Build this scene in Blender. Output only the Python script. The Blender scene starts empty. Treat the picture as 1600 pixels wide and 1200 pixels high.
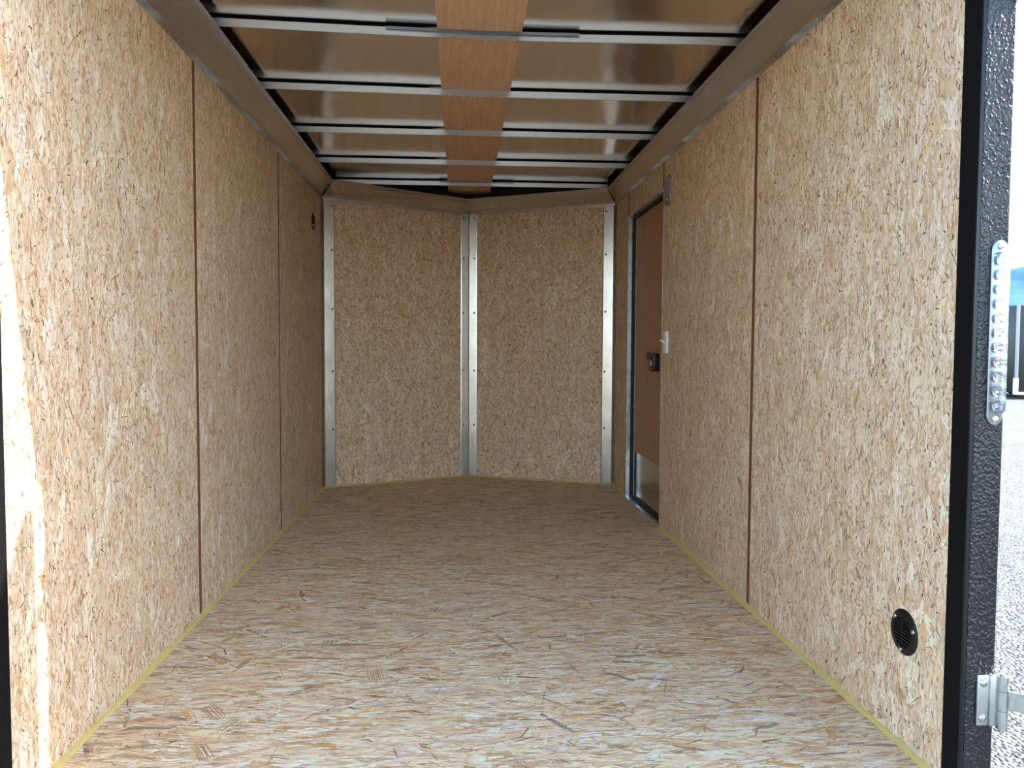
import bpy, bmesh, math, random
import numpy as np
from mathutils import Vector, Matrix

random.seed(7)
scene = bpy.context.scene
R = math.radians

# ------------------------------------------------------------------ camera
CAM_H = 0.9328
yaw, pit, rol = R(3.898), R(-2.7136), R(0.2785)
cam_d = bpy.data.cameras.new('camera')
cam_d.sensor_width = 36.0
cam_d.lens = 1215.14 / 1600 * 36.0
cam_d.clip_start = 0.02
cam_d.clip_end = 20000
cam = bpy.data.objects.new('camera', cam_d)
scene.collection.objects.link(cam)
_r = Vector((math.cos(yaw), -math.sin(yaw), 0))
_f = Vector((math.sin(yaw) * math.cos(pit), math.cos(yaw) * math.cos(pit), math.sin(pit)))
_u = Vector((-math.sin(yaw) * math.sin(pit), -math.cos(yaw) * math.sin(pit), math.cos(pit)))
_r2 = _r * math.cos(rol) + _u * math.sin(rol)
_u2 = _u * math.cos(rol) - _r * math.sin(rol)
m = Matrix.Identity(4)
for i in range(3):
    m[i][0], m[i][1], m[i][2] = _r2[i], _u2[i], -_f[i]
m[2][3] = CAM_H
cam.matrix_world = m
scene.camera = cam

# ------------------------------------------------------------------ light
SUN_DIR = Vector((-1.0, 0.1007, -0.65)).normalized()     # the way the sunlight travels
sun_el = math.asin(-SUN_DIR.z)
world = bpy.data.worlds.new('sky')
scene.world = world
world.use_nodes = True
wn = world.node_tree
for n in list(wn.nodes):
    wn.nodes.remove(n)
sky = wn.nodes.new('ShaderNodeTexSky')
sky.sky_type = 'NISHITA'
sky.sun_disc = False
sky.sun_elevation = sun_el
sky.sun_rotation = math.atan2(-SUN_DIR.x, -SUN_DIR.y)
sky.altitude = 600
sky.air_density = 1.0
sky.dust_density = 1.0
sky.ozone_density = 1.2
wbg = wn.nodes.new('ShaderNodeBackground')
wbg.inputs['Strength'].default_value = 0.38
wout = wn.nodes.new('ShaderNodeOutputWorld')
wn.links.new(sky.outputs[0], wbg.inputs['Color'])
wn.links.new(wbg.outputs[0], wout.inputs['Surface'])

sun_d = bpy.data.lights.new('sun', 'SUN')
sun_d.energy = 5.5
sun_d.angle = R(0.55)
sun_d.color = (1.0, 0.96, 0.90)
sun = bpy.data.objects.new('sun', sun_d)
scene.collection.objects.link(sun)
sun.rotation_euler = SUN_DIR.to_track_quat('-Z', 'Y').to_euler()
sun.location = (20, -2, 14)

vs = scene.view_settings
vs.view_transform = 'Standard'
vs.look = 'None'
vs.gamma = 1.0
vs.use_curve_mapping = False
vs.exposure = 1.44
scene.cycles.max_bounces = 14
scene.cycles.diffuse_bounces = 10

# ------------------------------------------------------------------ helpers
COL = scene.collection


def lin(h):
    h = h.lstrip('#')
    o = []
    for i in (0, 2, 4):
        c = int(h[i:i + 2], 16) / 255
        o.append(c / 12.92 if c <= 0.04045 else ((c + 0.055) / 1.055) ** 2.4)
    return (o[0], o[1], o[2], 1.0)


def tag(o, label=None, cat=None, group=None, kind=None):
    if label:
        o['label'] = label
    if cat:
        o['category'] = cat
    if group:
        o['group'] = group
    if kind:
        o['kind'] = kind
    return o


def empty(name, loc=(0, 0, 0), parent=None):
    o = bpy.data.objects.new(name, None)
    o.location = loc
    o.empty_display_size = 0.05
    COL.objects.link(o)
    o.parent = parent
    return o


class MB:
    """collects shapes into ONE bmesh, in world metres"""

    def __init__(self):
        self.bm = bmesh.new()

    def box(self, x0, x1, y0, y1, z0, z1, bevel=0.0, seg=2):
        v = [self.bm.verts.new((x, y, z)) for x in (x0, x1) for y in (y0, y1) for z in (z0, z1)]
        fs = []
        for q in ((0, 1, 3, 2), (4, 6, 7, 5), (0, 4, 5, 1), (2, 3, 7, 6), (0, 2, 6, 4), (1, 5, 7, 3)):
            fs.append(self.bm.faces.new([v[i] for i in q]))
        if bevel:
            es = list({e for f in fs for e in f.edges})
            bmesh.ops.bevel(self.bm, geom=es, offset=bevel, segments=seg, affect='EDGES', profile=0.5)
        return self

    def prism(self, pts, vec):
        """extrude polygon pts along vec"""
        vec = Vector(vec)
        a = [self.bm.verts.new(p) for p in pts]
        b = [self.bm.verts.new(Vector(p) + vec) for p in pts]
        n = len(a)
        self.bm.faces.new(a[::-1])
        self.bm.faces.new(b)
        for i in range(n):
            j = (i + 1) % n
            self.bm.faces.new((a[i], a[j], b[j], b[i]))
        return self

    def loft(self, rings, closed=False, caps=False):
        vv = [[self.bm.verts.new(p) for p in r] for r in rings]
        for r0, r1 in zip(vv, vv[1:]):
            n = len(r0)
            for i in range(n if closed else n - 1):
                j = (i + 1) % n
                self.bm.faces.new((r0[i], r0[j], r1[j], r1[i]))
        if caps:
            self.bm.faces.new(vv[0][::-1])
            self.bm.faces.new(vv[-1])
        return self

    def cyl(self, p0, p1, r0, r1=None, n=16, caps=True):
        p0, p1 = Vector(p0), Vector(p1)
        r1 = r0 if r1 is None else r1
        ax = (p1 - p0).normalized()
        s = ax.orthogonal().normalized()
        t = ax.cross(s)
        rings = []
        for p, r in ((p0, r0), (p1, r1)):
            rings.append([p + (s * math.cos(2 * math.pi * k / n) + t * math.sin(2 * math.pi * k / n)) * r for k in range(n)])
        return self.loft(rings, closed=True, caps=caps)

    def lathe(self, c, ax, prof, n=32):
        """prof: list of (radius, height along ax)"""
        c, ax = Vector(c), Vector(ax).normalized()
        s = ax.orthogonal().normalized()
        t = ax.cross(s)
        rings = []
        for r, h in prof:
            r = max(r, 1e-5)
            rings.append([c + ax * h + (s * math.cos(2 * math.pi * k / n) + t * math.sin(2 * math.pi * k / n)) * r for k in range(n)])
        return self.loft(rings, closed=True, caps=True)

    def build(self, name, mat, parent=None, smooth=False, uv=None, solidify=None):
        bmesh.ops.remove_doubles(self.bm, verts=self.bm.verts, dist=1e-6)
        bmesh.ops.recalc_face_normals(self.bm, faces=self.bm.faces)
        if uv:
            lay = self.bm.loops.layers.uv.new('UVMap')
            for f in self.bm.faces:
                for l in f.loops:
                    l[lay].uv = uv(l.vert.co)
        me = bpy.data.meshes.new(name)
        self.bm.to_mesh(me)
        self.bm.free()
        if smooth:
            for p in me.polygons:
                p.use_smooth = True
            try:
                me.set_sharp_from_angle(angle=R(38))
            except Exception:
                pass
        me.materials.append(mat)
        o = bpy.data.objects.new(name, me)
        COL.objects.link(o)
        if parent:
            o.parent = parent
            loc = parent.matrix_basis.translation
            me.transform(Matrix.Translation(-loc))
        if solidify:
            md = o.modifiers.new('thickness', 'SOLIDIFY')
            md.thickness = solidify
            md.offset = 0
        return o


# ------------------------------------------------------------------ materials
class NT:
    def __init__(self, name):
        self.mat = bpy.data.materials.new(name)
        self.mat.use_nodes = True
        self.t = self.mat.node_tree
        for n in list(self.t.nodes):
            self.t.nodes.remove(n)
        self.out = self.t.nodes.new('ShaderNodeOutputMaterial')

    def n(self, typ, **k):
        nd = self.t.nodes.new(typ)
        for a, b in k.items():
            setattr(nd, a, b)
        return nd

    def put(self, sock, v):
        if v is None:
            return
        if isinstance(v, bpy.types.NodeSocket):
            self.t.links.new(v, sock)
        else:
            sock.default_value = v

    def math(self, op, a, b=None, c=None, clamp=False):
        nd = self.n('ShaderNodeMath', operation=op, use_clamp=clamp)
        self.put(nd.inputs[0], a)
        self.put(nd.inputs[1], b)
        self.put(nd.inputs[2], c)
        return nd.outputs[0]

    def vmath(self, op, a, b=None):
        nd = self.n('ShaderNodeVectorMath', operation=op)
        self.put(nd.inputs[0], a)
        self.put(nd.inputs[1], b)
        return nd.outputs[0]

    def mr(self, v, a, b, c=0.0, d=1.0, smooth=True):
        nd = self.n('ShaderNodeMapRange', interpolation_type='SMOOTHSTEP' if smooth else 'LINEAR')
        for i, x in enumerate((v, a, b, c, d)):
            self.put(nd.inputs[i], x)
        return nd.outputs[0]

    def mix(self, fac, a, b, blend='MIX'):
        nd = self.n('ShaderNodeMix', data_type='RGBA', blend_type=blend)
        self.put(nd.inputs[0], fac)
        self.put(nd.inputs[6], a)
        self.put(nd.inputs[7], b)
        return nd.outputs[2]

    def noise(self, vec, scale, detail=2.0, rough=0.5, dim='3D', dist=0.0):
        nd = self.n('ShaderNodeTexNoise', noise_dimensions=dim)
        self.put(nd.inputs['Vector'], vec)
        nd.inputs['Scale'].default_value = scale
        nd.inputs['Detail'].default_value = detail
        nd.inputs['Roughness'].default_value = rough
        nd.inputs['Distortion'].default_value = dist
        return nd.outputs[0]

    def ramp(self, fac, stops, interp='LINEAR'):
        nd = self.n('ShaderNodeValToRGB')
        cr = nd.color_ramp
        cr.interpolation = interp
        while len(cr.elements) > 1:
            cr.elements.remove(cr.elements[-1])
        for i, (p, c) in enumerate(stops):
            e = cr.elements[0] if i == 0 else cr.elements.new(p)
            e.position = p
            e.color = c
        self.put(nd.inputs[0], fac)
        return nd.outputs[0]

    def bump(self, h, strength, dist):
        nd = self.n('ShaderNodeBump')
        nd.inputs['Strength'].default_value = strength
        nd.inputs['Distance'].default_value = dist
        self.put(nd.inputs['Height'], h)
        return nd.outputs[0]

    def principled(self, color, rough=0.5, metal=0.0, normal=None, spec=0.5, **k):
        p = self.n('ShaderNodeBsdfPrincipled')
        self.put(p.inputs['Base Color'], color)
        self.put(p.inputs['Roughness'], rough)
        self.put(p.inputs['Metallic'], metal)
        p.inputs['Specular IOR Level'].default_value = spec
        if normal is not None:
            self.t.links.new(normal, p.inputs['Normal'])
        for a, b in k.items():
            self.put(p.inputs[a.replace('_', ' ')], b)
        self.t.links.new(p.outputs[0], self.out.inputs['Surface'])
        return p


def plain(name, hexc, rough=0.5, metal=0.0, grain=0.08, gscale=60, spec=0.5):
    """a plain colour with a little unevenness"""
    t = NT(name)
    pos = t.n('ShaderNodeTexCoord').outputs['Object']
    nz = t.noise(pos, gscale, 3)
    c = lin(hexc)
    lo = tuple(x * (1 - grain) for x in c[:3]) + (1,)
    hi = tuple(min(1, x * (1 + grain)) for x in c[:3]) + (1,)
    t.principled(t.mix(nz, lo, hi), t.mr(nz, 0.2, 0.8, max(0.02, rough - 0.05), rough + 0.05), metal, spec=spec)
    return t.mat


def pal(hexes):
    n = len(hexes)
    return [(i / n, lin(h)) for i, h in enumerate(hexes)]


def board_mat(name, base, rough):
    """the board itself: fine fibres along v"""
    t = NT(name)
    uv = t.n('ShaderNodeUVMap').outputs[0]
    g0 = t.noise(t.vmath('MULTIPLY', uv, (260, 24, 0)), 1.0, 3, 0.6, '2D')
    t.principled(t.ramp(g0, base), rough, spec=0.25)
    return t.mat


def strand_mat(name, rough, lo, hi, gu, gv):
    """wood strands: colour of each strand from the mesh, fine grain along it"""
    t = NT(name)
    c = t.n('ShaderNodeAttribute', attribute_name='strand_colour').outputs['Color']
    p = t.n('ShaderNodeAttribute', attribute_name='grain').outputs['Vector']
    gr = t.noise(t.vmath('MULTIPLY', p, (gu, gv, 0)), 1.0, 3, 0.62, '2D', 0.4)
    c = t.mix(1.0, c, t.ramp(gr, [(0.25, lo), (0.72, hi)]), 'MULTIPLY')
    t.principled(c, rough, 0.0, t.bump(gr, 0.35, 0.0012), spec=0.25)
    return t.mat


def strands(parent, O, U, V, N, lu, lv, layers, mat, seed, clamp=True, tone=(1.05, .99, .91)):
    """Pressed wood strands as thin real pieces on a board. O corner, U across, V along the strands."""
    rng = np.random.default_rng(seed)
    O, U, V, N = (np.array(q, float) for q in (O, U, V, N))
    VV, CC, GG = [], [], []
    area = lu * lv
    for (dens, w0, w1, l0, l1, sig, wild, pal_, h0, h1, curve) in layers:
        n = int(dens * area)
        if n < 1:
            continue
        w = rng.uniform(w0, w1, n)
        l = rng.uniform(l0, l1, n)
        ang = rng.normal(0, sig, n)
        wl_ = rng.random(n) < wild
        ang[wl_] = rng.uniform(-1.5, 1.5, wl_.sum())
        cu, cv = rng.uniform(0, lu, n), rng.uniform(0, lv, n)
        bb = np.array([-1, -.4, .4, 1.0])[None, :] * (l / 2)[:, None]
        wd = np.stack([w * rng.uniform(.35, .95, n), w * rng.uniform(.85, 1.1, n), w * rng.uniform(.85, 1.1, n), w * rng.uniform(.35, .95, n)], 1)
        cur = (rng.normal(0, curve, n) * w)[:, None] * (np.array([-1, -.4, .4, 1.0])[None, :] ** 2)
        skew = rng.uniform(-.35, .35, (n, 4)) * w[:, None] * np.array([1, 0, 0, 1.0])
        A = np.stack([cur - wd / 2, cur + wd / 2], 2)                       # n,4,2 across
        B = np.stack([bb - skew, bb + skew], 2)
        ca, sa = np.cos(ang)[:, None, None], np.sin(ang)[:, None, None]
        uu = cu[:, None, None] + A * ca - B * sa
        vv = cv[:, None, None] + A * sa + B * ca
        if clamp:
            uu = np.clip(uu, .0005, lu - .0005)
            vv = np.clip(vv, .0005, lv - .0005)
        h = rng.uniform(h0, h1, n)[:, None, None] + A * rng.normal(0, .006, n)[:, None, None]
        h = np.maximum(h, h0 * .8)
        P = O + uu[..., None] * U + vv[..., None] * V + h[..., None] * N
        VV.append(P.reshape(-1, 3))
        pl_ = np.array([lin(q) for q in pal_])
        col = pl_[rng.integers(0, len(pal_), n)]
        col[:, :3] *= rng.normal(1.10, .065, n)[:, None] * tone
        CC.append(np.repeat(col, 8, 0))
        G = np.stack([A + rng.uniform(0, 40, n)[:, None, None], B + rng.uniform(0, 40, n)[:, None, None], np.zeros_like(A)], -1)
        GG.append(G.reshape(-1, 3))
    P = np.concatenate(VV).astype(np.float32)
    C = np.clip(np.concatenate(CC), 0, (.86, .80, .70, 1)).astype(np.float32)
    G = np.concatenate(GG).astype(np.float32)
    nf = len(P) // 8
    q = np.array([[0, 1, 3, 2], [2, 3, 5, 4], [4, 5, 7, 6]])
    F = (np.arange(nf)[:, None, None] * 8 + q[None]).reshape(-1, 4).astype(np.int32)
    if np.dot(np.cross(U, V), N) < 0:
        F = F[:, ::-1]
    me = bpy.data.meshes.new('strands')
    me.vertices.add(len(P))
    me.vertices.foreach_set('co', P.ravel())
    me.loops.add(F.size)
    me.loops.foreach_set('vertex_index', np.ascontiguousarray(F).ravel())
    me.polygons.add(len(F))
    me.polygons.foreach_set('loop_start', np.arange(0, F.size, 4, dtype=np.int32))
    me.attributes.new('strand_colour', 'FLOAT_COLOR', 'POINT').data.foreach_set('color', C.ravel())
    me.attributes.new('grain', 'FLOAT_VECTOR', 'POINT').data.foreach_set('vector', G.ravel())
    me.update()
    me.materials.append(mat)
    o = bpy.data.objects.new('strands', me)
    COL.objects.link(o)
    o.parent = parent
    o['kind'] = 'stuff'
    return o


W_PAL = ['d8c4a8', 'dccdb4', 'd2bb9d', 'dac8ae', 'ceb494', 'd7c5b2', 'dfd2bc', 'd2bb9b', 'd4c0a6', 'ccb08e', 'dacabc', 'd6c2a3']
#            per m2  width          length        spread wild palette                                    height          bend
W_BASE = [(1500, .010, .026, .05, .11, .16, .05, W_PAL, .00005, .00035, .3),
          (3600, .003, .009, .015, .050, .35, .12, W_PAL + ['c4a581', 'cbac89', 'e3d7c4'], .00036, .00050, .5),
          (110, .018, .042, .06, .14, .25, .1, ['e2d6c4', 'cdb596', 'dccab0', 'c9ae8c', 'e0d2ba', 'd2bca4'], .00040, .00051, .4),
          (45, .006, .014, .02, .055, .4, .1, ['b98c62', 'b08a68', 'c39a6a', 'b79880', 'a98462'], .00042, .00052, .4)]
W_LAY = W_BASE + [
    (8000, .0007, .0018, .010, .038, .20, .05, ['e8dfd0', 'e2d6c2', 'ddd0b8', 'bb9d7c', 'b3936e', 'c2a684', 'a98a6a'], .00052, .00060, 1.2),
    (3800, .0010, .0024, .004, .016, .50, .15, ['a08060', '947252', 'a48264', '8b6a4c'], .00061, .00066, .8),
    (900, .0015, .0038, .005, .018, .50, .25, ['7d5a3f', '6b4c36', '866348', '5d4533'], .00067, .00072, .6),
    (30, .0016, .0030, .02, .06, .5, .3, ['8d6646', '7a583e', '9a7250'], .00067, .00072, .6)]
N_LAY = W_BASE + [
    (6500, .0008, .0022, .008, .030, .60, .2, ['e8dfd0', 'e2d6c2', 'ddd0b8', 'bb9d7c', 'b3936e', 'c2a684', 'a98a6a'], .00052, .00060, 1.5),
    (4200, .0012, .0030, .005, .020, .80, .35, ['a88868', '9c7a5a', 'ac8a6c', '937254', '8a6847'], .00061, .00066, 1.2),
    (1100, .0016, .0036, .006, .024, .80, .35, ['7d5a3f', '6b4c36', '866348', '5d4533'], .00067, .00072, .8)]
F_PAL = ['d2b895', 'dac6a8', 'cbac86', 'd6c0a0', 'c6a985', 'ddccb2', 'cfb698', 'd4c0a8', 'c6b096', 'dac197', 'd0bda8', 'dfcfb6']
F_LAY = [(800, .012, .034, .08, .17, .13, .04, F_PAL, .00005, .00035, .3),
         (1900, .006, .020, .04, .13, .28, .12, F_PAL + ['bb9b73', 'e8dccb', 'b09676', 'e2d0b0'], .00036, .00050, .4),
         (24, .010, .026, .03, .11, .4, .5, ['cfa166', 'c0925a', 'b18d64', 'd2aa70', 'b98a5c'], .00044, .00052, .2),
         (36, .007, .018, .05, .15, .3, .35, ['8f7c68', '988a74', '8b745e', '91877c', '837668', '9c8468'], .00046, .00053, .2),
         (3600, .0007, .0022, .02, .09, .18, .05, ['e8ddcb', 'e0d2ba', 'ad8f6c', 'a38764', 'bd9f7b', '967c5e'], .00053, .00060, 1.2),
         (1100, .0010, .0024, .010, .035, .35, .12, ['93755a', '876a50', '9f805f'], .00061, .00066, .6),
         (150, .0016, .0036, .012, .055, .35, .3, ['6f553f', '614b39', '776554'], .00067, .00072, .5)]
WALL = board_mat('strand_board_wall', [(0.25, lin('b59a78')), (0.42, lin('cbb595')), (0.6, lin('d8c8ac'))], 0.75)
FLOOR = board_mat('strand_board_floor', [(0.25, lin('a58b69')), (0.42, lin('c2a985')), (0.6, lin('d0bb99'))], 0.7)
WALL_ST = strand_mat('wall_wood_strands', 0.75, (0.74, 0.71, 0.68, 1), (1.11, 1.09, 1.09, 1), 420, 42)
FLOOR_ST = strand_mat('floor_wood_strands', 0.62, (0.76, 0.73, 0.70, 1), (1.09, 1.09, 1.09, 1), 330, 22)


def metal(name, hexc, rough, aniso_scale=(1, 1, 1), streak=0.05, wave=0.0, wave_scale=3.0, spots=0.0):
    t = NT(name)
    pos = t.n('ShaderNodeTexCoord').outputs['Object']
    nz = t.noise(t.vmath('MULTIPLY', pos, aniso_scale), 40, 3)
    c = lin(hexc)
    lo = tuple(x * (1 - streak * 2) for x in c[:3]) + (1,)
    hi = tuple(min(1, x * (1 + streak)) for x in c[:3]) + (1,)
    col = t.mix(nz, lo, hi)
    if spots:
        sp = t.mr(t.noise(t.vmath('MULTIPLY', pos, (1, 1, 3)), 28, 6, 0.7), 0.55, 0.75)
        col = t.mix(t.math('MULTIPLY', sp, spots), col, lin('6e6f6c'))
    nrm = None
    if wave:
        nrm = t.bump(t.noise(pos, wave_scale, 1), 1.0, wave)
    t.principled(col, t.mr(nz, 0.2, 0.8, rough * 0.8, rough * 1.2), 1.0, nrm)
    return t.mat


ROOF_SKIN = metal('roof_skin_aluminium', 'e6dccf', 0.16, (1, 6, 1), 0.04, 0.010, 2.6)
COVE = metal('cove_aluminium', 'cfc8bf', 0.24, (1, 4, 4), 0.05, 0.0015, 3.0)
GALV = metal('galvanised_steel', 'cfd2cf', 0.38, (0.4, 2, 4), 0.10, 0, 1, 0.45)
POST_AL = metal('corner_post_aluminium', 'c2c0bc', 0.24, (6, 6, 0.4), 0.06, 0.002, 5.0)
ALU = metal('bright_aluminium', 'd3d6da', 0.30, (1, 1, 0.3), 0.02)
LAMP_AL = metal('lamp_reflector_metal', '9aa0a6', 0.35)
KICK = metal('kick_plate_metal', 'a9a59e', 0.16, (2, 2, 2), 0.05, 0.0012, 4.0)
ZINC = metal('zinc_plate', 'b4bcbb', 0.34, (3, 3, 1), 0.10)
SCREW = metal('screw_steel', 'd8d8d8', 0.22)
STUD = plain('brown_wall_backing', '75492a', 0.7, 0, 0.2, 20)
DARK = plain('dark_cavity_steel', '1b1815', 0.75)
BLACK_MATTE = plain('black_jamb_rubber', '0b0a0a', 0.8, spec=0.15)
BLACK_PLASTIC = plain('black_plastic', '0e0d10', 0.38, spec=0.4)
BLACK_PAINT = plain('black_gloss_paint', '0c0d10', 0.4)
SEAL = plain('black_door_seal', '0d0f14', 0.6)
WHITE_PLASTIC = plain('white_switch_plastic', 'e6e3dc', 0.4)
GREY_PLATE = plain('grey_bracket_paint', '8d8a86', 0.45, 0.4)
YELLOW = plain('yellow_edge_sealer', 'cbb36c', 0.7, 0, 0.18, 35)
RED = plain('red_slider_plastic', 'b3261c', 0.4)
PURPLE = plain('dark_purple_knob', '2c1438', 0.35)
LABEL_WHITE = plain('white_sticker', 'd9d9d4', 0.5)
AMBER = plain('amber_marker_lens', 'e08a1e', 0.25)
GREY_TRIM = plain('grey_corner_trim', '7f878c', 0.35, 0.6)
PALE_METAL = plain('pale_stone_guard', 'd3d8db', 0.35, 0.5)
YELLOW_PAINT = plain('yellow_machine_paint', 'e2c21d', 0.4)
WHITE_PAINT = plain('white_box_paint', 'e8e6df', 0.45)
RING = plain('brown_growth_ring', 'a97f50', 0.7, 0, 0.15, 60)
RUBBER = plain('tyre_rubber', '17171a', 0.8)


def powder_coat():
    t = NT('textured_black_powder_coat')
    pos = t.n('ShaderNodeTexCoord').outputs['Object']
    b = t.noise(pos, 900, 1, 0.5)
    t.principled(lin('101216'), 0.27, 0.0, t.bump(b, 0.3, 0.0006), spec=0.5)
    return t.mat


POWDER = powder_coat()


def lauan(name, lo, hi, axis):
    t = NT(name)
    pos = t.n('ShaderNodeTexCoord').outputs['Object']
    s = {'y': (30, 1.6, 30), 'z': (30, 34, 1.5)}[axis]
    g = t.noise(t.vmath('MULTIPLY', pos, s), 3.0, 4, 0.6, '3D', 0.6)
    f = t.noise(t.vmath('MULTIPLY', pos, s), 22.0, 2)
    c = t.mix(t.mr(g, 0.3, 0.72), lin(lo), lin(hi))
    c = t.mix(t.math('MULTIPLY', t.mr(f, 0.55, 0.75), 0.35), c, tuple(x * 0.6 for x in lin(lo)[:3]) + (1,))
    t.principled(c, 0.55, 0.0, t.bump(f, 0.15, 0.0006), spec=0.35)
    return t.mat


STRIP_PLY = lauan('lauan_roof_strip', 'c69a74', 'd8b08a', 'y')
DOOR_PLY = lauan('lauan_door_skin', '9d7352', 'b28964', 'z')


def gravel():
    t = NT('pale_gravel')
    pos = t.n('ShaderNodeNewGeometry').outputs['Position']
    vo = t.n('ShaderNodeTexVoronoi', feature='F1')
    t.put(vo.inputs['Vector'], pos)
    vo.inputs['Scale'].default_value = 55
    sep = t.n('ShaderNodeSeparateColor')
    t.put(sep.inputs[0], vo.outputs['Color'])
    c = t.ramp(sep.outputs[0], [(0, lin('55534e')), (0.3, lin('827f79')), (0.7, lin('9b9994')), (1, lin('b2b0ab'))])
    big = t.noise(pos, 0.7, 4, 0.6)
    c = t.mix(1.0, c, t.ramp(big, [(0.3, (0.86, 0.86, 0.85, 1)), (0.7, (1, 1, 1, 1))]), 'MULTIPLY')
    h = t.math('ADD', t.math('MULTIPLY', vo.outputs['Distance'], -1.0), t.math('MULTIPLY', t.noise(pos, 16, 2), 1.2))
    t.principled(c, 0.9, 0.0, t.bump(h, 1.0, 0.02), spec=0.2)
    return t.mat


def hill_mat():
    t = NT('haze_blue_slope')
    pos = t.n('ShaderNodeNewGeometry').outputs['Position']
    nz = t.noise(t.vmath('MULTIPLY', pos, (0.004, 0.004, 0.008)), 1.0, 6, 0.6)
    t.principled(t.mix(t.mr(nz, 0.3, 0.7), lin('3f5f86'), lin('5a7ca0')), 1.0, spec=0.0)  # blue of the distance haze is painted into the slope colour
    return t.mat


def clear_lens():
    t = NT('clear_lens_plastic')
    nz = t.noise(t.vmath('MULTIPLY', t.n('ShaderNodeTexCoord').outputs['Object'], (1, 1, 1)), 160, 2)
    tr = t.n('ShaderNodeBsdfTransparent')
    tr.inputs[0].default_value = (0.92, 0.94, 0.96, 1)
    gl = t.n('ShaderNodeBsdfGlossy')
    gl.inputs['Roughness'].default_value = 0.12
    gl.inputs['Color'].default_value = (0.9, 0.93, 0.96, 1)
    nb = t.bump(nz, 0.35, 0.001)
    t.t.links.new(nb, gl.inputs['Normal'])
    fr = t.n('ShaderNodeFresnel')
    fr.inputs[0].default_value = 1.5
    mx = t.n('ShaderNodeMixShader')
    t.put(mx.inputs[0], t.math('ADD', fr.outputs[0], 0.10, None, True))
    t.t.links.new(tr.outputs[0], mx.inputs[1])
    t.t.links.new(gl.outputs[0], mx.inputs[2])
    t.t.links.new(mx.outputs[0], t.out.inputs['Surface'])
    return t.mat


LENS = clear_lens()

# ------------------------------------------------------------------ dimensions (metres, floor at z = 0)
XL, XR = -0.886, 1.041            # inner faces of the side wall boards
YR = 1.572                        # rear end of the boards
GROUND = -0.50
ROOF_Z = 2.0255
CL, CR, CZ = -0.800, 0.974, 1.990  # upper inner edge of the cove trim
LIP = 1.878                       # lower edge of the cove trim
LC, RC, AP = (XL, 5.16), (XR, 5.20), (0.068, 5.59)   # nose: corners and tip
TB = 0.009                        # board thickness
TW = 0.07                         # wall thickness behind the board
S1, S2, SG = 2.7056, 3.925, 0.015  # board joints, half gap
D0, D1, DT = 3.945, 4.765, 1.734  # side door opening

# ------------------------------------------------------------------ ground
GR = gravel()
g = MB()
nx = 24
rings = []
for r in (0.0, 3, 8, 20, 60, 200, 800, 5000):
    rings.append([(r * math.cos(2 * math.pi * k / nx) + (0.001 * math.cos(2 * math.pi * k / nx) if r == 0 else 0),
                   r * math.sin(2 * math.pi * k / nx) + (0.001 * math.sin(2 * math.pi * k / nx) if r == 0 else 0), GROUND) for k in range(nx)])
g.loft(rings, closed=True, caps=False)
tag(g.build('ground', GR), 'pale sunlit gravel yard outside the trailer', kind='structure')

# ------------------------------------------------------------------ floor
fl = MB().prism([(XL - TW, 1.50, -0.06), (XR + TW, 1.50, -0.06), (XR + TW, RC[1] + .03, -0.06), (AP[0], AP[1] + .08, -0.06), (XL - TW, LC[1] + .03, -0.06)],
                (0, 0, 0.045)).build('floor', DARK)
tag(fl, 'trailer floor frame under the strand boards', kind='structure')
for i, poly in enumerate((
        [(XL, 1.515), (XR, 1.515), (XR, S1 - .0015), (XL, S1 - .0015)],
        [(XL, S1 + .0015), (XR, S1 + .0015), (XR, S2 - .0015), (XL, S2 - .0015)],
        [(XL, S2 + .0015), (XR, S2 + .0015), (XR, RC[1]), AP, LC])):
    fp = MB().prism([(x, y, -0.0148) for x, y in poly], (0, 0, 0.0148)).build(
        'floor_panel', FLOOR, fl, uv=lambda c, i=i: (c.y + 5.3 * i, c.x + 2.9 * i))
    ya, yb = poly[0][1], max(q[1] for q in poly)
    rs = random.Random(60 + i)
    for _ in range((9, 5, 3)[i]):
        cx, cy, an = rs.uniform(XL + .15, XR - .15), rs.uniform(ya + .1, min(yb, 5.0) - .1), rs.uniform(-.5, 2.2)
        wd, ln = rs.uniform(.03, .05), rs.uniform(.05, .10)
        ca, sa = math.cos(an), math.sin(an)
        pc = lambda p_, q_: (cx + p_ * ca - q_ * sa, cy + p_ * sa + q_ * ca)
        mb = MB()
        n_ = int(wd / .006)
        for k in range(n_):
            p_ = -wd / 2 + wd * (k + .5) / n_
            bow_ = rs.uniform(-.004, .004)
            for t0, t1 in ((-.5, -.15), (-.15, .2), (.2, .5)):
                f_ = lambda t: bow_ * (1 - 4 * t * t)
                pts_ = [pc(p_ - .0011 + f_(t0), ln * t0), pc(p_ + .0011 + f_(t0), ln * t0), pc(p_ + .0011 + f_(t1), ln * t1), pc(p_ - .0011 + f_(t1), ln * t1)]
                mb.bm.faces.new([mb.bm.verts.new((q[0], q[1], .00080)) for q in pts_])
        mb.build('growth_rings', RING, fp)['kind'] = 'stuff'
    strands(fp, (XL, ya, 0), (0, 1, 0), (1, 0, 0), (0, 0, 1), yb - ya - (0 if i < 2 else .004), XR - XL, F_LAY, FLOOR_ST, 100 + i, tone=(1.22, 1.13, 1.01))

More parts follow.
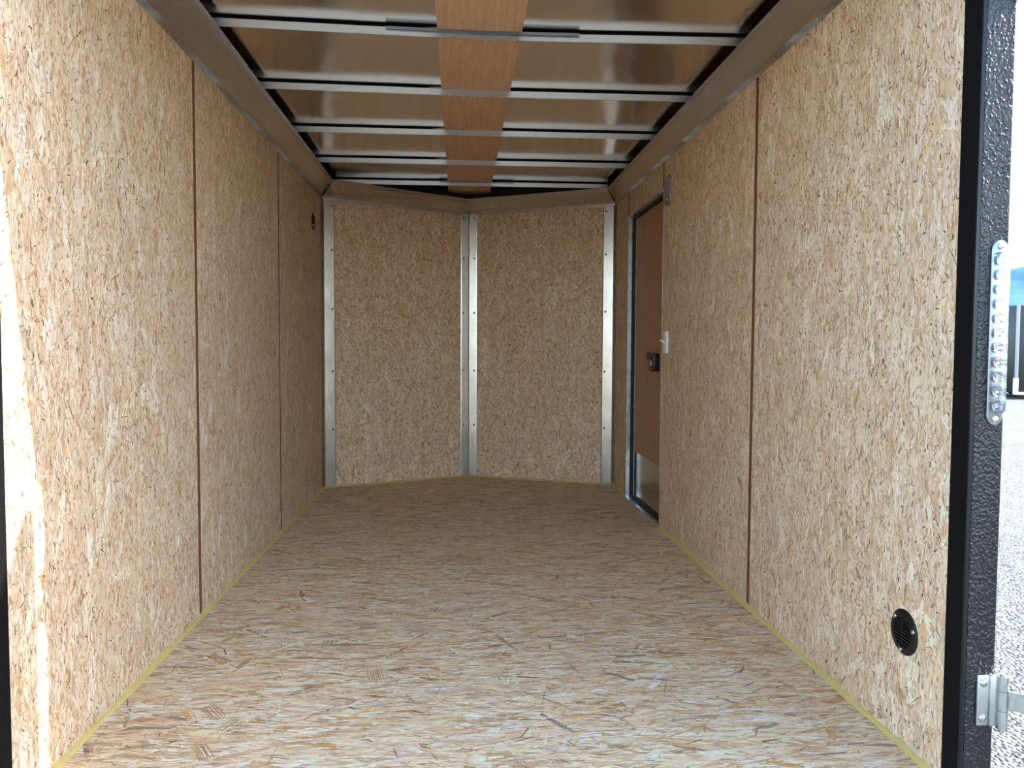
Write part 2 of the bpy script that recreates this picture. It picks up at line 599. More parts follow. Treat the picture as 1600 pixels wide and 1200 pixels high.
# ------------------------------------------------------------------ left wall
wl = MB().box(XL - TW, XL - TB - .001, 1.53, LC[1], -0.06, 2.03).build('wall_left', STUD)
tag(wl, 'left trailer side wall behind three strand boards', kind='structure')
for i, (a, b) in enumerate(((YR, S1 - SG), (S1 + SG, S2 - SG), (S2 + SG, LC[1]))):
    wp = MB().box(XL - TB, XL, a, b, 0.0, 1.905).build('wall_panel', WALL, wl, uv=lambda c, i=i: (c.y + 3.7 * i, c.z + 1.9 * i))
    strands(wp, (XL, a, 0), (0, 1, 0), (0, 0, 1), (1, 0, 0), b - a, 1.90, W_LAY, WALL_ST, 200 + i)
for y in (S1, S2):
    MB().box(XL - TB - .001, XL - .0010, y - SG, y + SG, 0.0, 1.905).build('joint_strip', STUD, wl)
# ------------------------------------------------------------------ right wall with door opening
w = MB()
w.box(XR + TB + .001, XR + TW, 1.53, D0, -0.06, 2.03)
w.box(XR + TB + .001, XR + TW, D0, D1, DT, 2.03)
w.box(XR + TB + .001, XR + TW, D1, RC[1], -0.06, 2.03)
w.box(XR + TB + .001, XR + TW, D0, D1, -0.06, -0.005)
wr = w.build('wall_right', STUD)
tag(wr, 'right trailer side wall with a narrow side door', kind='structure')
for i, (a, b, z0) in enumerate(((YR, S1 - SG, 0), (S1 + SG, D0, 0), (D0 + .016, D1 - .004, DT), (D1 + .012, RC[1], 0))):
    wp = MB().box(XR, XR + TB, a, b, z0, 1.905).build('wall_panel', WALL, wr, uv=lambda c, i=i: (c.y + 4.3 * i + 20, c.z + 2.3 * i + 7))
    strands(wp, (XR, a, z0), (0, 1, 0), (0, 0, 1), (-1, 0, 0), b - a, 1.90 - z0, W_LAY, WALL_ST, 300 + i)
for (y0_, y1_, z0_, xf_) in ((S1 - SG, S1 + SG, 0, .0010), (D0 - .008, D0 + .018, DT + .01, -.0012), (D1 - .014, D1 + .016, DT + .01, -.0012)):
    MB().box(XR + xf_, XR + TB + .001, y0_, y1_, z0_, 1.905).build('joint_strip', STUD, wr)
# ------------------------------------------------------------------ nose walls
wf = MB()
for (a, b) in ((LC, AP), (AP, RC)):
    dx, dy = b[0] - a[0], b[1] - a[1]
    L = math.hypot(dx, dy)
    nx_, ny_ = -dy / L, dx / L
    o0, o1 = TB + .001, TB + TW
    wf.prism([(a[0] + nx_ * o0, a[1] + ny_ * o0, -0.06), (b[0] + nx_ * o0, b[1] + ny_ * o0, -0.06),
              (b[0] + nx_ * o1, b[1] + ny_ * o1, -0.06), (a[0] + nx_ * o1, a[1] + ny_ * o1, -0.06)], (0, 0, 2.09))
wf.prism([(AP[0] - .05, AP[1] + .012, -.06), (AP[0], AP[1] + TB + .002, -.06), (AP[0] + .05, AP[1] + .012, -.06), (AP[0], AP[1] + .12, -.06)], (0, 0, 2.09))
wf.box(XL - TW, XL - .002, LC[1] - .01, LC[1] + .08, -0.06, 2.03)
wf.box(XR + .002, XR + TW, RC[1] - .01, RC[1] + .08, -0.06, 2.03)
wfo = wf.build('wall_front', DARK)
tag(wfo, 'angled nose wall at the far end of the trailer', kind='structure')
for i, (a, b) in enumerate(((LC, AP), (AP, RC))):
    dx, dy = b[0] - a[0], b[1] - a[1]
    L = math.hypot(dx, dy)
    nx_, ny_ = -dy / L * TB, dx / L * TB
    wp = MB().prism([(a[0], a[1], 0), (b[0], b[1], 0), (b[0] + nx_, b[1] + ny_, 0), (a[0] + nx_, a[1] + ny_, 0)], (0, 0, 1.905)).build(
        'wall_panel', WALL, wfo, uv=lambda c, i=i, a=a: (math.hypot(c.x - a[0], c.y - a[1]) + 9 * i + 40, c.z + 3.3 * i + 2))
    strands(wp, (a[0], a[1], 0), (dx / L, dy / L, 0), (0, 0, 1), (dy / L, -dx / L, 0), L, 1.90, N_LAY, WALL_ST, 400 + i)

# ------------------------------------------------------------------ roof
c = MB().box(XL - TW, XR + TW, 1.50, 5.72, ROOF_Z, ROOF_Z + .03).build('ceiling', ROOF_SKIN)
tag(c, 'shiny aluminium roof skin above the bows', kind='structure')
st = MB().box(-0.077, 0.214, 1.56, 5.58, 2.0178, 2.0214).build('plywood_strip', STRIP_PLY)
tag(st, 'long reddish plywood strip down the middle of the ceiling above the bows', 'plywood strip')

BOW_Y = [2.123, 2.735, 3.345, 3.955, 4.585, 5.175]


def bend(k, x):
    """the two nearest bows are a little bent in plan"""
    a, b = {1: (-.046, -.020), 2: (-.034, -.004)}.get(k, (0.0, 0.0))
    return a * max(0.0, .08 - x) / .9 + b * max(0.0, x - .08) / .9


BOW_LBL = [None,
           'galvanised roof bow nearest the camera with splice plate in its middle',
           'galvanised roof bow second from the camera',
           'galvanised roof bow third from the camera, middle one',
           'galvanised roof bow fourth from the camera',
           'galvanised roof bow farthest from the camera, beside the nose trim']
for k in range(1, 6):
    y = BOW_Y[k]
    e = empty('roof_bow', (0.08, y, 1.990))
    tag(e, BOW_LBL[k], 'roof bow', 'galvanised roof bows')
    x0, x1 = -0.865, 1.02
    if k == 5:
        x0, x1 = -0.80, 0.985
    w = MB()
    N = 24
    rnd = random.Random(k)
    ph = [rnd.uniform(0, 6.28) for _ in range(2)]
    rg = []
    for q in range(N + 1):
        x = x0 + (x1 - x0) * q / N
        s = 0.0014 * math.sin(x * 3.1 + ph[0]) + 0.0008 * math.sin(x * 7.3 + ph[1]) + bend(k, x)
        z0, z1 = 1.9905, 2.0172
        rg.append([(x, y + s, z0), (x, y + s, z1), (x, y + s + .028, z1), (x, y + s + .028, z1 - .0025), (x, y + s + .003, z1 - .0025), (x, y + s + .003, z0)])
    w.loft(rg, closed=True, caps=True).build('web', GALV, e)
    rl, rt = [], []
    for q in range(N + 1):
        x = x0 + (x1 - x0) * q / N
        s = 0.0014 * math.sin(x * 3.1 + ph[0]) + 0.0008 * math.sin(x * 7.3 + ph[1]) + bend(k, x)
        rl.append([(x, y + s - .0045, 1.9890), (x, y + s - .0045, 1.9912), (x, y + s, 1.9914), (x, y + s, 1.9890)])
        zt = 2.0176 if -.09 < x < .226 else 2.0236
        rt.append([(x, y + s + .001, 2.0172), (x, y + s + .001, zt), (x, y + s + .024, zt), (x, y + s + .024, 2.0172)])
    MB().loft(rl, closed=True, caps=True).build('lower_lip', GALV, e)
    MB().loft(rt, closed=True, caps=True).build('sealing_tape', BLACK_MATTE, e)
    if k in (1, 5):
        sx0, sx1 = (-0.25, 0.413) if k == 1 else (-0.13, 0.36)
        rp = []
        for q in range(9):
            x = sx0 + (sx1 - sx0) * q / 8
            ys = y + bend(k, x) - .003
            rp.append([(x, ys - .005, 2.0085), (x, ys - .005, 2.0174), (x, ys - .0005, 2.0174), (x, ys - .0005, 2.0085)])
        sp = MB().loft(rp, closed=True, caps=True).build('splice_plate', GREY_TRIM, e)
        for cx in ((0.09, 0.375) if k == 1 else (0.0, 0.25)):
            MB().box(cx - .028, cx + .028, y + bend(k, cx) - .013, y + bend(k, cx) - .0075, 2.0055, 2.0115, .0015, 1).build('clip', DARK, sp)
        for cx in (-0.06, 0.20):
            MB().cyl((cx, y + bend(k, cx) + .001, 2.001), (cx, y + bend(k, cx) - .004, 2.001), .0035, .0025, 10).build('rivet', SCREW, e, True)

# ------------------------------------------------------------------ cove trim (metal angle between walls and roof)
tn = 0


def trim(label, mat, mb, **k):
    global tn
    tn += 1
    o = mb.build('trim_%d' % tn, mat, **k)
    tag(o, label, kind='structure')
    return o


def prof_l(y, t=0.0):
    return [(XL + .0016, y, LIP), (XL + .0016 + t, y, 1.905), (XL + .010 + t, y, 1.918), (CL - .010 + t, y, CZ - .020), (CL + t, y, CZ), (CL - .004, y, CZ + .004)]


def prof_r(y, t=0.0):
    return [(XR - .0016, y, LIP), (XR - .0016 - t, y, 1.905), (XR - .010 - t, y, 1.918), (CR + .010 - t, y, CZ - .020), (CR - t, y, CZ), (CR + .004, y, CZ + .004)]


YJ_L, YJ_R = 3.02, 3.20
NL, NR, NA = (CL, 5.035, 1.985), (CR, 5.125, 1.985), (0.064, 5.508, 1.966)


def with_end(prof, end):
    return [prof, end]


def end_l():
    return [(XL + .0016, 5.15, LIP), (XL + .0016, 5.15, 1.905), (XL + .010, 5.14, 1.918), (CL - .010, 5.05, CZ - .022), NL, (NL[0] - .004, NL[1] + .004, NL[2] + .004)]


def end_r():
    return [(XR - .0016, 5.19, LIP), (XR - .0016, 5.19, 1.905), (XR - .010, 5.18, 1.918), (CR + .010, 5.14, CZ - .022), NR, (NR[0] + .004, NR[1] + .004, NR[2] + .004)]


def nose_end(corner, s):
    cx, cy = corner
    n = NL if s < 0 else NR
    e = -s
    return [(cx + .0030 * e, cy - .004, LIP), (cx + .0030 * e, cy - .005, 1.898), (cx + .012 * e, cy - .014, 1.912),
            (n[0] - .008 * e, n[1] + .012, n[2] - .020), n, (n[0] - .004 * e, n[1] + .006, n[2] + .004)]


apx = [(AP[0], AP[1] - .005, 1.866), (AP[0], AP[1] - .006, 1.882), (AP[0], AP[1] - .014, 1.892), (NA[0], NA[1] + .012, NA[2] - .018), NA, (NA[0], NA[1] + .006, NA[2] + .004)]
cove = []
cove.append(trim('sloped metal cove along the left wall, nearer piece', COVE, MB().loft([prof_l(1.575, .002), prof_l(YJ_L + .03, .002)]), solidify=.0015))
cove.append(trim('sloped metal cove along the left wall, farther piece', COVE, MB().loft([prof_l(YJ_L), end_l()]), solidify=.0015))
cove.append(trim('sloped metal cove along the right wall, nearer piece', COVE, MB().loft([prof_r(1.575, .002), prof_r(YJ_R + .03, .002)]), solidify=.0015))
cove.append(trim('sloped metal cove along the right wall, farther piece', COVE, MB().loft([prof_r(YJ_R), end_r()]), solidify=.0015))
cove.append(trim('metal cove over the left half of the nose wall', COVE, MB().loft([nose_end(LC, -1), apx]), solidify=.0015))
cove.append(trim('metal cove over the right half of the nose wall', COVE, MB().loft([apx, nose_end(RC, 1)]), solidify=.0015))
# screws through the cove lips
for (o, x, s, ys) in ((cove[0], XL, 1, (1.75, 2.20, 2.66)), (cove[1], XL, 1, (3.06, 3.85, 4.45)),
                      (cove[2], XR, -1, (1.80, 2.25, 2.62)), (cove[3], XR, -1, (3.22, 3.78, 4.40))):
    for y in ys:
        MB().lathe((x + s * .0028, y, 1.892), (s, 0, 0), [(.0055, 0), (.0055, .0008), (.004, .0024), (.001, .003)], 10).build('screw', SCREW, o, True)

# ------------------------------------------------------------------ nose posts
ld = Vector((AP[0] - LC[0], AP[1] - LC[1], 0)).normalized()
rd = Vector((AP[0] - RC[0], AP[1] - RC[1], 0)).normalized()
lnm = Vector((ld.y, -ld.x, 0))
rnm = Vector((-rd.y, rd.x, 0))


def post_pts(p_list, z):
    return [(p[0], p[1], z) for p in p_list]


def corner_post(corner, d, nm, s, label):
    c = Vector((corner[0], corner[1], 0))
    inw = Vector((-s, 0, 0))
    pts = [c + inw * .002 + Vector((0, -.085, 0)), c + inw * .002 + Vector((0, -.012, 0)), c + d * .008 + nm * .006,
           c + d * .072 + nm * .0095, c + d * .080 + nm * .0012]
    o = trim(label, POST_AL, MB().loft([post_pts(pts, 0.012), post_pts(pts, LIP + .004)]), solidify=.0014)
    for z in (1.845, 1.56, 1.175, 0.77, 0.385):
        q = c + d * .058 + nm * .0095
        MB().lathe((q.x, q.y, z), nm, [(.0078, 0), (.0078, .0008), (.0058, .0030), (.001, .0040)], 12).build('screw', GREY_TRIM, o, True)
    return o


corner_post(LC, ld, lnm, -1, 'aluminium corner post where left wall meets the nose')
corner_post(RC, rd, rnm, 1, 'aluminium corner post where right wall meets the nose')
ac = Vector((AP[0], AP[1], 0))
pts = [ac - ld * .062 + lnm * .0012, ac - ld * .058 + lnm * .003, ac + Vector((-.003, -.0180, 0)), ac + Vector((0, -.0195, 0)), ac + Vector((.003, -.0180, 0)),
       ac - rd * .058 + rnm * .003, ac - rd * .062 + rnm * .0012]
cp = trim('folded aluminium post in the middle of the nose wall', POST_AL, MB().loft([post_pts(pts, 0.012), post_pts(pts, 1.872)]), solidify=.0014)
for z in (1.845, 1.56, 1.175, 0.765, 0.375):
    for (d, nm) in ((ld, lnm), (rd, rnm)):
        q = ac - d * .044 + nm * .0065
        MB().lathe((q.x, q.y, z), nm, [(.0078, 0), (.0078, .0008), (.0058, .0030), (.001, .0040)], 12).build('screw', GREY_TRIM, cp, True)

# ------------------------------------------------------------------ yellow edge strip along the floor
b = MB()


def edge_strip(p, q, nm, ww=.012, hh=.012):
    p, q, nm = Vector((*p, 0)), Vector((*q, 0)), Vector(nm)
    N = 18
    rg = []
    for i in range(N + 1):
        t = i / N
        a = p.lerp(q, t)
        k = 1 + 0.18 * math.sin(i * 2.3) + 0.1 * math.sin(i * 5.1)
        rg.append([a + Vector((0, 0, .0002)), a + Vector((0, 0, hh * k)), a + nm * ww * .55 * k + Vector((0, 0, hh * .6)), a + nm * ww * k + Vector((0, 0, .0002))])
    return MB().loft(rg, closed=True, caps=True)


tag(edge_strip((XL, 1.56), LC, (1, 0, 0)).build('baseboard_left', YELLOW), 'thin yellow sealed edge along the foot of the left wall', kind='structure')
tag(edge_strip((XR, 1.56), (XR, D0 - .002), (-1, 0, 0)).build('baseboard_right', YELLOW), 'thin yellow sealed edge along the foot of the right wall', kind='structure')
o = edge_strip(LC, AP, lnm, .016, .010).build('baseboard_front', YELLOW)
tag(o, 'thin yellow sealed edge along the foot of the nose wall', kind='structure')
edge_strip(AP, RC, rnm, .016, .010).build('edge_strip', YELLOW, o)
edge_strip((XR, D1 + .01), RC, (-1, 0, 0), .008, .006).build('edge_strip', YELLOW, o)

# ------------------------------------------------------------------ side door
dr = empty('door_1', (1.085, (D0 + D1) / 2, 0.0))
tag(dr, 'narrow brown plywood side door with metal kick plate in right wall', kind='structure')
XD = XR + .046
MB().box(XD, XD + .024, D0 + .010, D1 - .010, 0.012, DT - .012, .001, 1).build('door_leaf', DOOR_PLY, dr)
MB().box(XD - .0018, XD, D0 + .012, D1 - .014, 0.016, .292).build('kick_plate', KICK, dr)
f = empty('door_frame', (0, 0, 0), dr)
f.location = (0, 0, 0)


def frame_piece(name, mat, *b_):
    o = MB().box(*b_, .0008, 1).build(name, mat)
    o.parent = f
    o.data.transform(Matrix.Translation(-Vector((1.085, (D0 + D1) / 2, 0.0))))
    return o


frame_piece('jamb', ALU, XR - .003, XR + .022, D1 - .002, D1 + .010, -.004, DT + .010)
frame_piece('jamb', ALU, XR - .0035, XR + .022, D0 - .004, D0 + .003, -.004, DT + .010)
frame_piece('head', ALU, XR - .003, XR + .022, D0 - .004, D1 + .010, DT - .002, DT + .010)
frame_piece('sill', ALU, XR - .004, XR + .022, D0 - .004, D1 + .010, -.004, .004)
frame_piece('seal', SEAL, XR + .022, XD + .006, D1 - .009, D1 + .008, -.002, DT + .004)
frame_piece('seal', SEAL, XR + .022, XD + .006, D0 - .001, D0 + .010, -.002, DT + .004)
frame_piece('seal', SEAL, XR + .022, XD + .006, D0, D1, DT - .010, DT + .004)
frame_piece('seal', SEAL, XR + .022, XD + .006, D0, D1, -.003, .012)
frame_piece('door_stop', ALU, XD - .004, XD + .0, D1 - .020, D1 - .010, .010, DT - .012)
frame_piece('outer_skin', BLACK_PAINT, XD + .026, XD + .040, D0 - .02, D1 + .02, -.02, DT + .02)

# ------------------------------------------------------------------ paddle lock on the door
lk = empty('door_lock', (XD, 4.23, 0.85))
tag(lk, 'black lock box with red tab on the side door', 'lock')
MB().box(XD - .034, XD - .0005, 4.165, 4.285, .806, .902, .006, 2).build('housing', BLACK_PLASTIC, lk, True)
MB().box(XD - .038, XD - .033, 4.195, 4.265, .862, .894, .002, 1).build('paddle', BLACK_PAINT, lk)
MB().box(XD - .0352, XD - .0338, 4.205, 4.232, .836, .868).build('sticker', LABEL_WHITE, lk)
MB().box(XD - .040, XD - .033, 4.196, 4.246, .806, .820, .002, 1).build('slider', RED, lk)
MB().box(XD - .020, XD - .0005, 4.285, 4.306, .800, .895, .003, 1).build('strike_arm', BLACK_PLASTIC, lk)
kb = MB().lathe((XD - .0005, 4.365, .888), (-1, 0, 0), [(.020, 0), (.020, .012), (.017, .020), (.010, .022)], 20).build('knob', PURPLE, lk, True)
MB().cyl((XD - .010, 4.37, .874), (XD - .004, 4.395, .838), .0018, .0014, 8).build('tether', GREY_PLATE, lk)

# ------------------------------------------------------------------ light switch and bracket on right wall
sw = empty('light_switch', (XR, 3.86, 0.96))
tag(sw, 'white toggle light switch on the right wall beside the door', 'light switch')
MB().box(XR - .010, XR - .0003, 3.822, 3.905, .906, 1.016, .0025, 2).build('cover_plate', WHITE_PLASTIC, sw, True)
MB().cyl((XR - .009, 3.865, .962), (XR - .030, 3.865, .972), .0055, .004, 10).build('toggle', WHITE_PLASTIC, sw, True)
br = empty('wall_bracket', (XR, 3.845, 1.72))
tag(br, 'small grey metal bracket plate above the door corner on right wall', 'bracket')
yy0, yy1, z0, z1, ch = 3.800, 3.890, 1.640, 1.786, .02
MB().prism([(XR - .012, yy0 + ch, z0), (XR - .012, yy1 - ch, z0), (XR - .012, yy1, z0 + ch), (XR - .012, yy1, z1 - ch), (XR - .012, yy1 - ch, z1),
            (XR - .012, yy0 + ch, z1), (XR - .012, yy0, z1 - ch), (XR - .012, yy0, z0 + ch)], (.0117, 0, 0)).build('plate', GREY_PLATE, br)
MB().box(XR - .016, XR - .0115, 3.828, 3.862, 1.690, 1.76, .0015, 1).build('raised_pad', GREY_PLATE, br)
for z in (1.672, 1.768):
    MB().lathe((XR - .012, 3.845, z), (-1, 0, 0), [(.006, 0), (.005, .002), (.001, .003)], 12).build('screw', SCREW, br, True)


# ------------------------------------------------------------------ round vents
def vent(x, y, z, s, label, rot):
    e = empty('round_vent', (x, y, z))
    tag(e, label, 'vent', 'round black wall vents')
    ax = (s, 0, 0)
    MB().lathe((x + s * .0003, y, z), ax, [(.053, 0), (.053, .003), (.049, .006), (.036, .0065), (.036, .003), (.001, .003)], 40).build('flange', BLACK_PLASTIC, e, True)
    w = MB()
    for k in range(9):
        zz = -0.032 + k * .008
        hw = math.sqrt(max(0, .036 ** 2 - zz ** 2))
        if hw > .006:
            w.box(min(x + s * .0032, x + s * .0075), max(x + s * .0032, x + s * .0075), y - hw, y + hw, z + zz - .0017, z + zz + .0017)
    w.box(min(x + s * .0032, x + s * .008), max(x + s * .0032, x + s * .008), y - .0018, y + .0018, z - .034, z + .034)
    w.build('grille', BLACK_PLASTIC, e)
    for k in range(3):
        a = rot + k * 2 * math.pi / 3
        MB().lathe((x + s * .0062, y + math.cos(a) * .0435, z + math.sin(a) * .0435), ax,
                   [(.0058, 0), (.0052, .0022), (.003, .0034), (.001, .0036)], 14).build('screw', SCREW, e, True)


vent(XR, 1.722, .272, -1, 'round black vent with three shiny screws low on the right wall', R(160 + 120))
vent(XL, 4.83, 1.688, 1, 'round black vent high on the left wall near the nose', R(100))

# ------------------------------------------------------------------ rear door frame
YF = 1.512
pr = trim('textured black post framing the right side of the rear opening', POWDER,
          MB().box(XR, 1.1115, YF, 1.555, -.14, 2.06, .006, 3), smooth=True)
MB().box(XR - .0006, XR + .02, YF + .0085, YR + .001, -.012, 2.02).build('jamb_seal', BLACK_MATTE, pr)
# its grainy coat, facing the camera
GX, GZ = 50, 1500
rng_ = np.random.default_rng(5)


def smooth_noise(nz_, nx__, step):
    g_ = rng_.random((nz_ // step + 3, nx__ // step + 3))
    zi, xi = np.arange(nz_) / step, np.arange(nx__) / step
    z_0, x_0 = zi.astype(int), xi.astype(int)
    fz, fx = (zi - z_0)[:, None], (xi - x_0)[None, :]
    fz, fx = fz * fz * (3 - 2 * fz), fx * fx * (3 - 2 * fx)
    a_ = g_[np.ix_(z_0, x_0)] * (1 - fx) + g_[np.ix_(z_0, x_0 + 1)] * fx
    b_ = g_[np.ix_(z_0 + 1, x_0)] * (1 - fx) + g_[np.ix_(z_0 + 1, x_0 + 1)] * fx
    return a_ * (1 - fz) + b_ * fz


hz = (smooth_noise(GZ, GX, 2) * .0018 + smooth_noise(GZ, GX, 4) * .0010)
xs, zs = np.linspace(XR + .0065, 1.1050, GX), np.linspace(-.135, 1.96, GZ)
P_ = np.stack([np.broadcast_to(xs, (GZ, GX)), YF + .0004 - hz, np.broadcast_to(zs[:, None], (GZ, GX))], -1).reshape(-1, 3).astype(np.float32)
i0 = (np.arange(GZ - 1)[:, None] * GX + np.arange(GX - 1)[None]).ravel()
F_ = np.stack([i0, i0 + 1, i0 + 1 + GX, i0 + GX], 1).astype(np.int32)
me = bpy.data.meshes.new('grainy_coat')
me.vertices.add(len(P_))
me.vertices.foreach_set('co', P_.ravel())
me.loops.add(F_.size)
me.loops.foreach_set('vertex_index', F_.ravel())
me.polygons.add(len(F_))
me.polygons.foreach_set('loop_start', np.arange(0, F_.size, 4, dtype=np.int32))
me.update()
me.materials.append(POWDER)
gc = bpy.data.objects.new('grainy_coat', me)
COL.objects.link(gc)
gc.parent = pr
pl = trim('black post framing the left side of the rear opening', POWDER,
          MB().box(XL - .0715, XL, YF, 1.555, -.14, 2.06, .006, 3), smooth=True)
MB().box(XL - .02, XL + .0006, YF + .0085, YR + .001, -.012, 2.02).build('jamb_seal', BLACK_MATTE, pl)
trim('black header over the rear opening', POWDER, MB().box(XL - .0715, 1.1115, 1.484, 1.60, 1.93, 2.08, .004, 2), smooth=True)
trim('black steel sill under the rear opening', POWDER, MB().box(XL, XR, 1.500, 1.54, -.14, -.016, .003, 2), smooth=True)
# outside skin of the trailer
trim('black outer skin of the left side', BLACK_PAINT, MB().box(XL - TW - .004, XL - TW, 1.53, 5.16, -.20, 2.06))
trim('black outer skin of the right side beyond the door', BLACK_PAINT, MB().box(XR + TW, XR + TW + .003, D1 + .02, 5.2, -.20, 2.06))
trim('black outer skin of the right side', BLACK_PAINT, MB().box(XR + TW, XR + TW + .003, 1.56, D0 - .02, -.20, 2.06))


# ------------------------------------------------------------------ hinges and rear door (door swung back, out of the picture)
def hinge(parent, zc, names=True):
    h = .0535
    MB().box(1.069, 1.110, YF - .0065, YF - .0005, zc - h, zc + h, .0025, 2).build('leaf', ZINC, parent, True)
    MB().box(1.094, 1.117, YF - .0105, YF - .0040, zc - h, zc + h, .002, 2).build('rolled_edge', ZINC, parent, True)
    for dz in (-.037, .037):
        s = MB().lathe((1.082, YF - .0063, zc + dz), (0, -1, 0), [(.0085, 0), (.0085, .001), (.0062, .0035), (.002, .0045)], 18).build('screw', ZINC, parent, True)
        MB().cyl((1.082, YF - .0105, zc + dz), (1.082, YF - .0113, zc + dz), .0026, None, 6).build('drive_recess', DARK, s)
    for (a, b_) in ((-h - .004, -.0195), (-.0185, .0215), (.0225, h)):
        MB().cyl((1.1205, YF - .011, zc + a), (1.1205, YF - .011, zc + b_), .0115, None, 20).build('barrel', ZINC, parent, True)
    MB().cyl((1.1205, YF - .011, zc - h - .011), (1.1205, YF - .011, zc + h + .003), .006, None, 14).build('pin', ZINC, parent, True)
    # strap running to the door, gently tapering
    MB().loft([[(1.127, YF - .006, zc - .0190), (1.127, YF - .006, zc + .0210), (1.127, YF - .011, zc + .0210), (1.127, YF - .011, zc - .0190)],
               [(1.150, YF - .020, zc - .0185), (1.150, YF - .020, zc + .0205), (1.148, YF - .025, zc + .0205), (1.148, YF - .025, zc - .0185)],
               [(1.30, YF - .142, zc - .0175), (1.30, YF - .142, zc + .0175), (1.298, YF - .147, zc + .0175), (1.298, YF - .147, zc - .0175)]],
              closed=True, caps=True).build('strap', ZINC, parent)
    MB().loft([[(1.140, YF - .0205, zc + .017), (1.140, YF - .0205, zc + .011), (1.142, YF - .019, zc + .014)],
               [(1.296, YF - .147, zc + .008), (1.296, YF - .147, zc + .002), (1.298, YF - .145, zc + .005)]], closed=True, caps=True).build('strap_rib', ZINC, parent)


hg = empty('strap_hinge', (1.09, YF, 0.2075))
tag(hg, 'zinc plated strap hinge low on the black rear post', 'hinge')
hinge(hg, 0.2075)

d2 = empty('door_2', (1.18, 1.432, 0.0))
tag(d2, 'rear cargo door swung open beside the right post', kind='structure')
dv = Vector((math.cos(R(27)), -math.sin(R(27)), 0))
nv = Vector((math.sin(R(27)), math.cos(R(27)), 0))
e0 = Vector((1.18, 1.432, 0))
q = [e0, e0 + dv * .92, e0 + dv * .92 + nv * .04, e0 + nv * .04]
MB().prism([(v.x, v.y, -.10) for v in q], (0, 0, 2.04)).build('panel', DOOR_PLY, d2)
e1 = empty('upper_hinge', (0, 0, 0), d2)
e1.location = (0, 0, 0)
for nm_, zc in (('upper_hinge_leaf', 1.69),):
    MB().box(1.069, 1.125, YF - .0065, YF - .0005, zc - .05, zc + .05, .002, 1).build('leaf', ZINC, d2)
    MB().cyl((1.1205, YF - .011, zc - .055), (1.1205, YF - .011, zc + .055), .0115, None, 16).build('barrel', ZINC, d2)
    MB().prism([(1.127, YF - .006, zc - .02), (1.30, YF - .142, zc - .02), (1.30, YF - .147, zc - .02), (1.127, YF - .011, zc - .02)], (0, 0, .04)).build('strap', ZINC, d2)
bpy.data.objects.remove(e1)

# ------------------------------------------------------------------ clear light bar on the post
lb = empty('light_bar', (1.0875, YF, 0.966))
tag(lb, 'clear oblong lamp with a row of small diodes on the black rear post', 'lamp')


def capsule(hw, z0, z1, y, tip=.020, n=8):
    """outline with rounded, slightly pointed ends, in the x-z plane"""
    cx = 1.0875
    out = []
    for i in range(n + 1):
        a = math.pi * i / n
        out.append((cx + hw * math.cos(a), y, z1 - tip + tip * math.sin(a)))
    for i in range(n + 1):
        a = math.pi * i / n
        out.append((cx - hw * math.cos(a), y, z0 + tip - tip * math.sin(a)))
    return out


Z0, Z1 = .779, 1.153
MB().loft([capsule(.0175, Z0, Z1, YF - .0004), capsule(.0175, Z0, Z1, YF - .0045), capsule(.0160, Z0 + .001, Z1 - .001, YF - .0055)], closed=True, caps=True).build('housing', LAMP_AL, lb, True)
MB().loft([capsule(.0150, Z0 + .024, Z1 - .024, YF - .0056, .008), capsule(.0150, Z0 + .024, Z1 - .024, YF - .0150, .008), capsule(.0120, Z0 + .027, Z1 - .027, YF - .0185, .008)],
          closed=True, caps=True).build('lens_cover', LENS, lb, True)
for i in range(11):
    z = Z0 + .040 + i * (Z1 - Z0 - .080) / 10
    rf = MB().lathe((1.0875, YF - .0056, z), (0, -1, 0), [(.0112, 0), (.0112, .006), (.0080, .0045), (.0050, .0015), (.001, .0010)], 18).build('reflector', LAMP_AL, lb, True)
    MB().lathe((1.0875, YF - .0072, z), (0, -1, 0), [(.0032, 0), (.0030, .0016), (.001, .0024)], 12).build('diode', YELLOW, rf, True)
for z in (Z0 + .012, Z1 - .012):
    MB().lathe((1.0875, YF - .0054, z), (0, -1, 0), [(.0065, 0), (.0062, .002), (.004, .0032), (.001, .0036)], 16).build('screw', SCREW, lb, True)

# ------------------------------------------------------------------ outside: parked black trailer
bt = empty('cargo_trailer', (17.1, 23.0, GROUND))
tag(bt, 'black enclosed cargo trailer parked on the gravel outside', 'trailer')
X0, X1, Y0, Y1 = 15.90, 18.1, 21.2, 25.4
MB().box(X0, X1, Y0, Y1, -.30, 2.20, .03, 2).build('body', BLACK_PAINT, bt, True)
MB().box(X0 - .02, X0 + .05, Y0 - .02, Y0 + .06, .12, 2.22, .01, 1).build('corner_trim', GREY_TRIM, bt)
MB().box(X0 - .04, X0 + .06, Y0 - .03, Y0 + .08, -.36, .12, .01, 1).build('corner_guard', PALE_METAL, bt)
MB().box(X0, X1, Y0 - .04, Y0, -.36, -.28, .008, 1).build('bumper', PALE_METAL, bt)
MB().box(X0 + .30, X0 + .42, Y0 - .03, Y0, .00, .07, .01, 1).build('marker_light', AMBER, bt)
for (x, y) in ((X0 + .1, 23.0), (X1 - .3, 23.0), (X0 + .1, 24.0), (X1 - .3, 24.0)):
    MB().lathe((x, y, GROUND + .33), (1, 0, 0), [(.18, 0), (.30, 0), (.33, .03), (.33, .17), (.30, .20), (.18, .20)], 24).build('wheel', RUBBER, bt, True)
et = empty('equipment_trailer', (16.9, 27.4, GROUND))
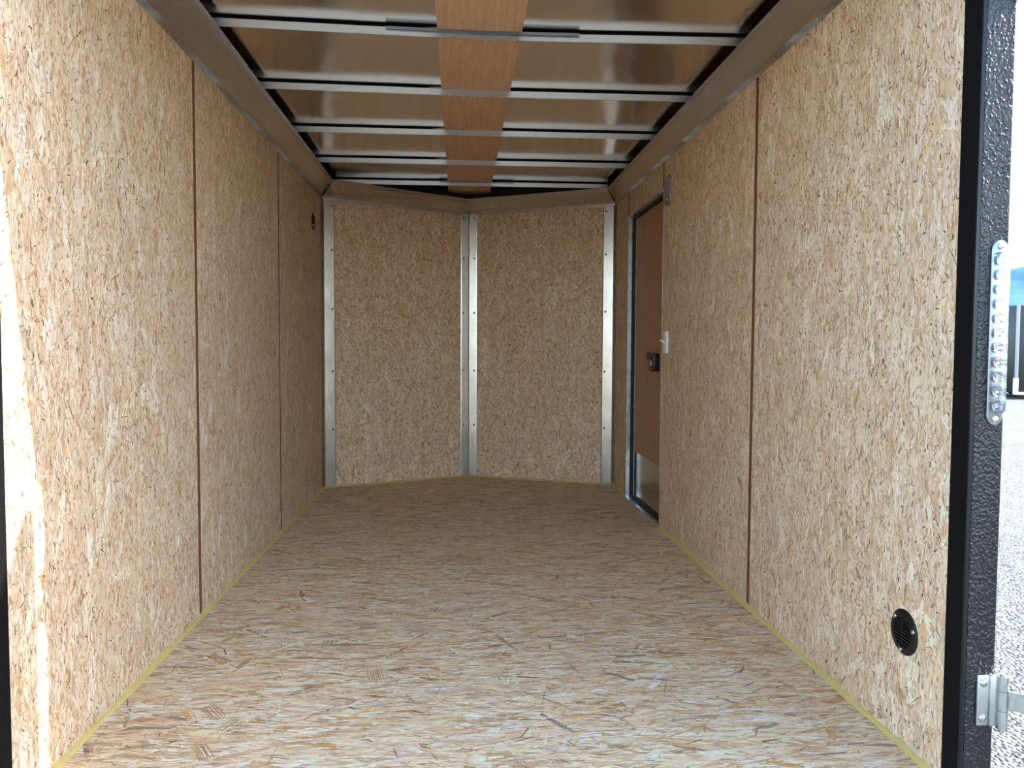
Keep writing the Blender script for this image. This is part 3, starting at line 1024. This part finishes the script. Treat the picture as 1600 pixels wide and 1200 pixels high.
tag(et, 'dark equipment trailer with yellow beam behind the black trailer', 'trailer')
MB().box(16.3, 20.6, 26.5, 28.6, .02, .30, .02, 1).build('chassis', DARK, et)
MB().box(17.0, 20.6, 26.45, 26.52, 1.02, 1.10, .01, 1).build('beam', YELLOW_PAINT, et)
MB().box(17.0, 20.6, 26.6, 28.4, 1.20, 1.38, .02, 1).build('toolbox', WHITE_PAINT, et)
for x in (17.6, 19.2, 20.5):
    MB().box(x, x + .09, 26.55, 28.45, .30, 1.20).build('upright', BLACK_PLASTIC, et)
MB().box(17.1, 20.5, 26.9, 28.1, .30, .98, .05, 1).build('load', RUBBER, et)
for (x, y) in ((17.3, 26.5), (18.4, 26.5), (17.3, 28.4), (18.4, 28.4)):
    MB().lathe((x, y, GROUND + .36), (0, 1, 0), [(.2, 0), (.33, 0), (.36, .03), (.36, .2), (.33, .23), (.2, .23)], 24).build('wheel', RUBBER, et, True)

# ------------------------------------------------------------------ outside: mountains
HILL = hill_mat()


def ridge(dist, depth, h0, seed, label, a0=12, a1=88):
    rnd = random.Random(seed)
    ph = [rnd.uniform(0, 6.28) for _ in range(6)]
    N = 120
    rows = []
    prof = ((0.0, 0.0), (0.35, 0.45), (0.7, 0.82), (1.0, 1.0), (1.5, 0.55), (2.2, 0.0))
    for (t, kz) in prof:
        row = []
        for i in range(N + 1):
            az = R(a0 + (a1 - a0) * i / N)
            hh = h0 * (1 + .10 * math.sin(az * 9 + ph[0]) + .06 * math.sin(az * 23 + ph[1]) + .03 * math.sin(az * 57 + ph[2]))
            dd = dist + depth * t + 80 * math.sin(az * 31 + ph[3] + t * 3) * (1 if 0 < t < 2 else 0)
            row.append((dd * math.sin(az), dd * math.cos(az), GROUND - 2 + hh * kz + (0.05 * hh * math.sin(az * 83 + ph[4] + t * 5) if 0 < kz < 1 else 0)))
        rows.append(row)
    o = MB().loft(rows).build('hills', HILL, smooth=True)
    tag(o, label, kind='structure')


ridge(3200, 700, 330, 3, 'haze-blue mountain ridge on the horizon')
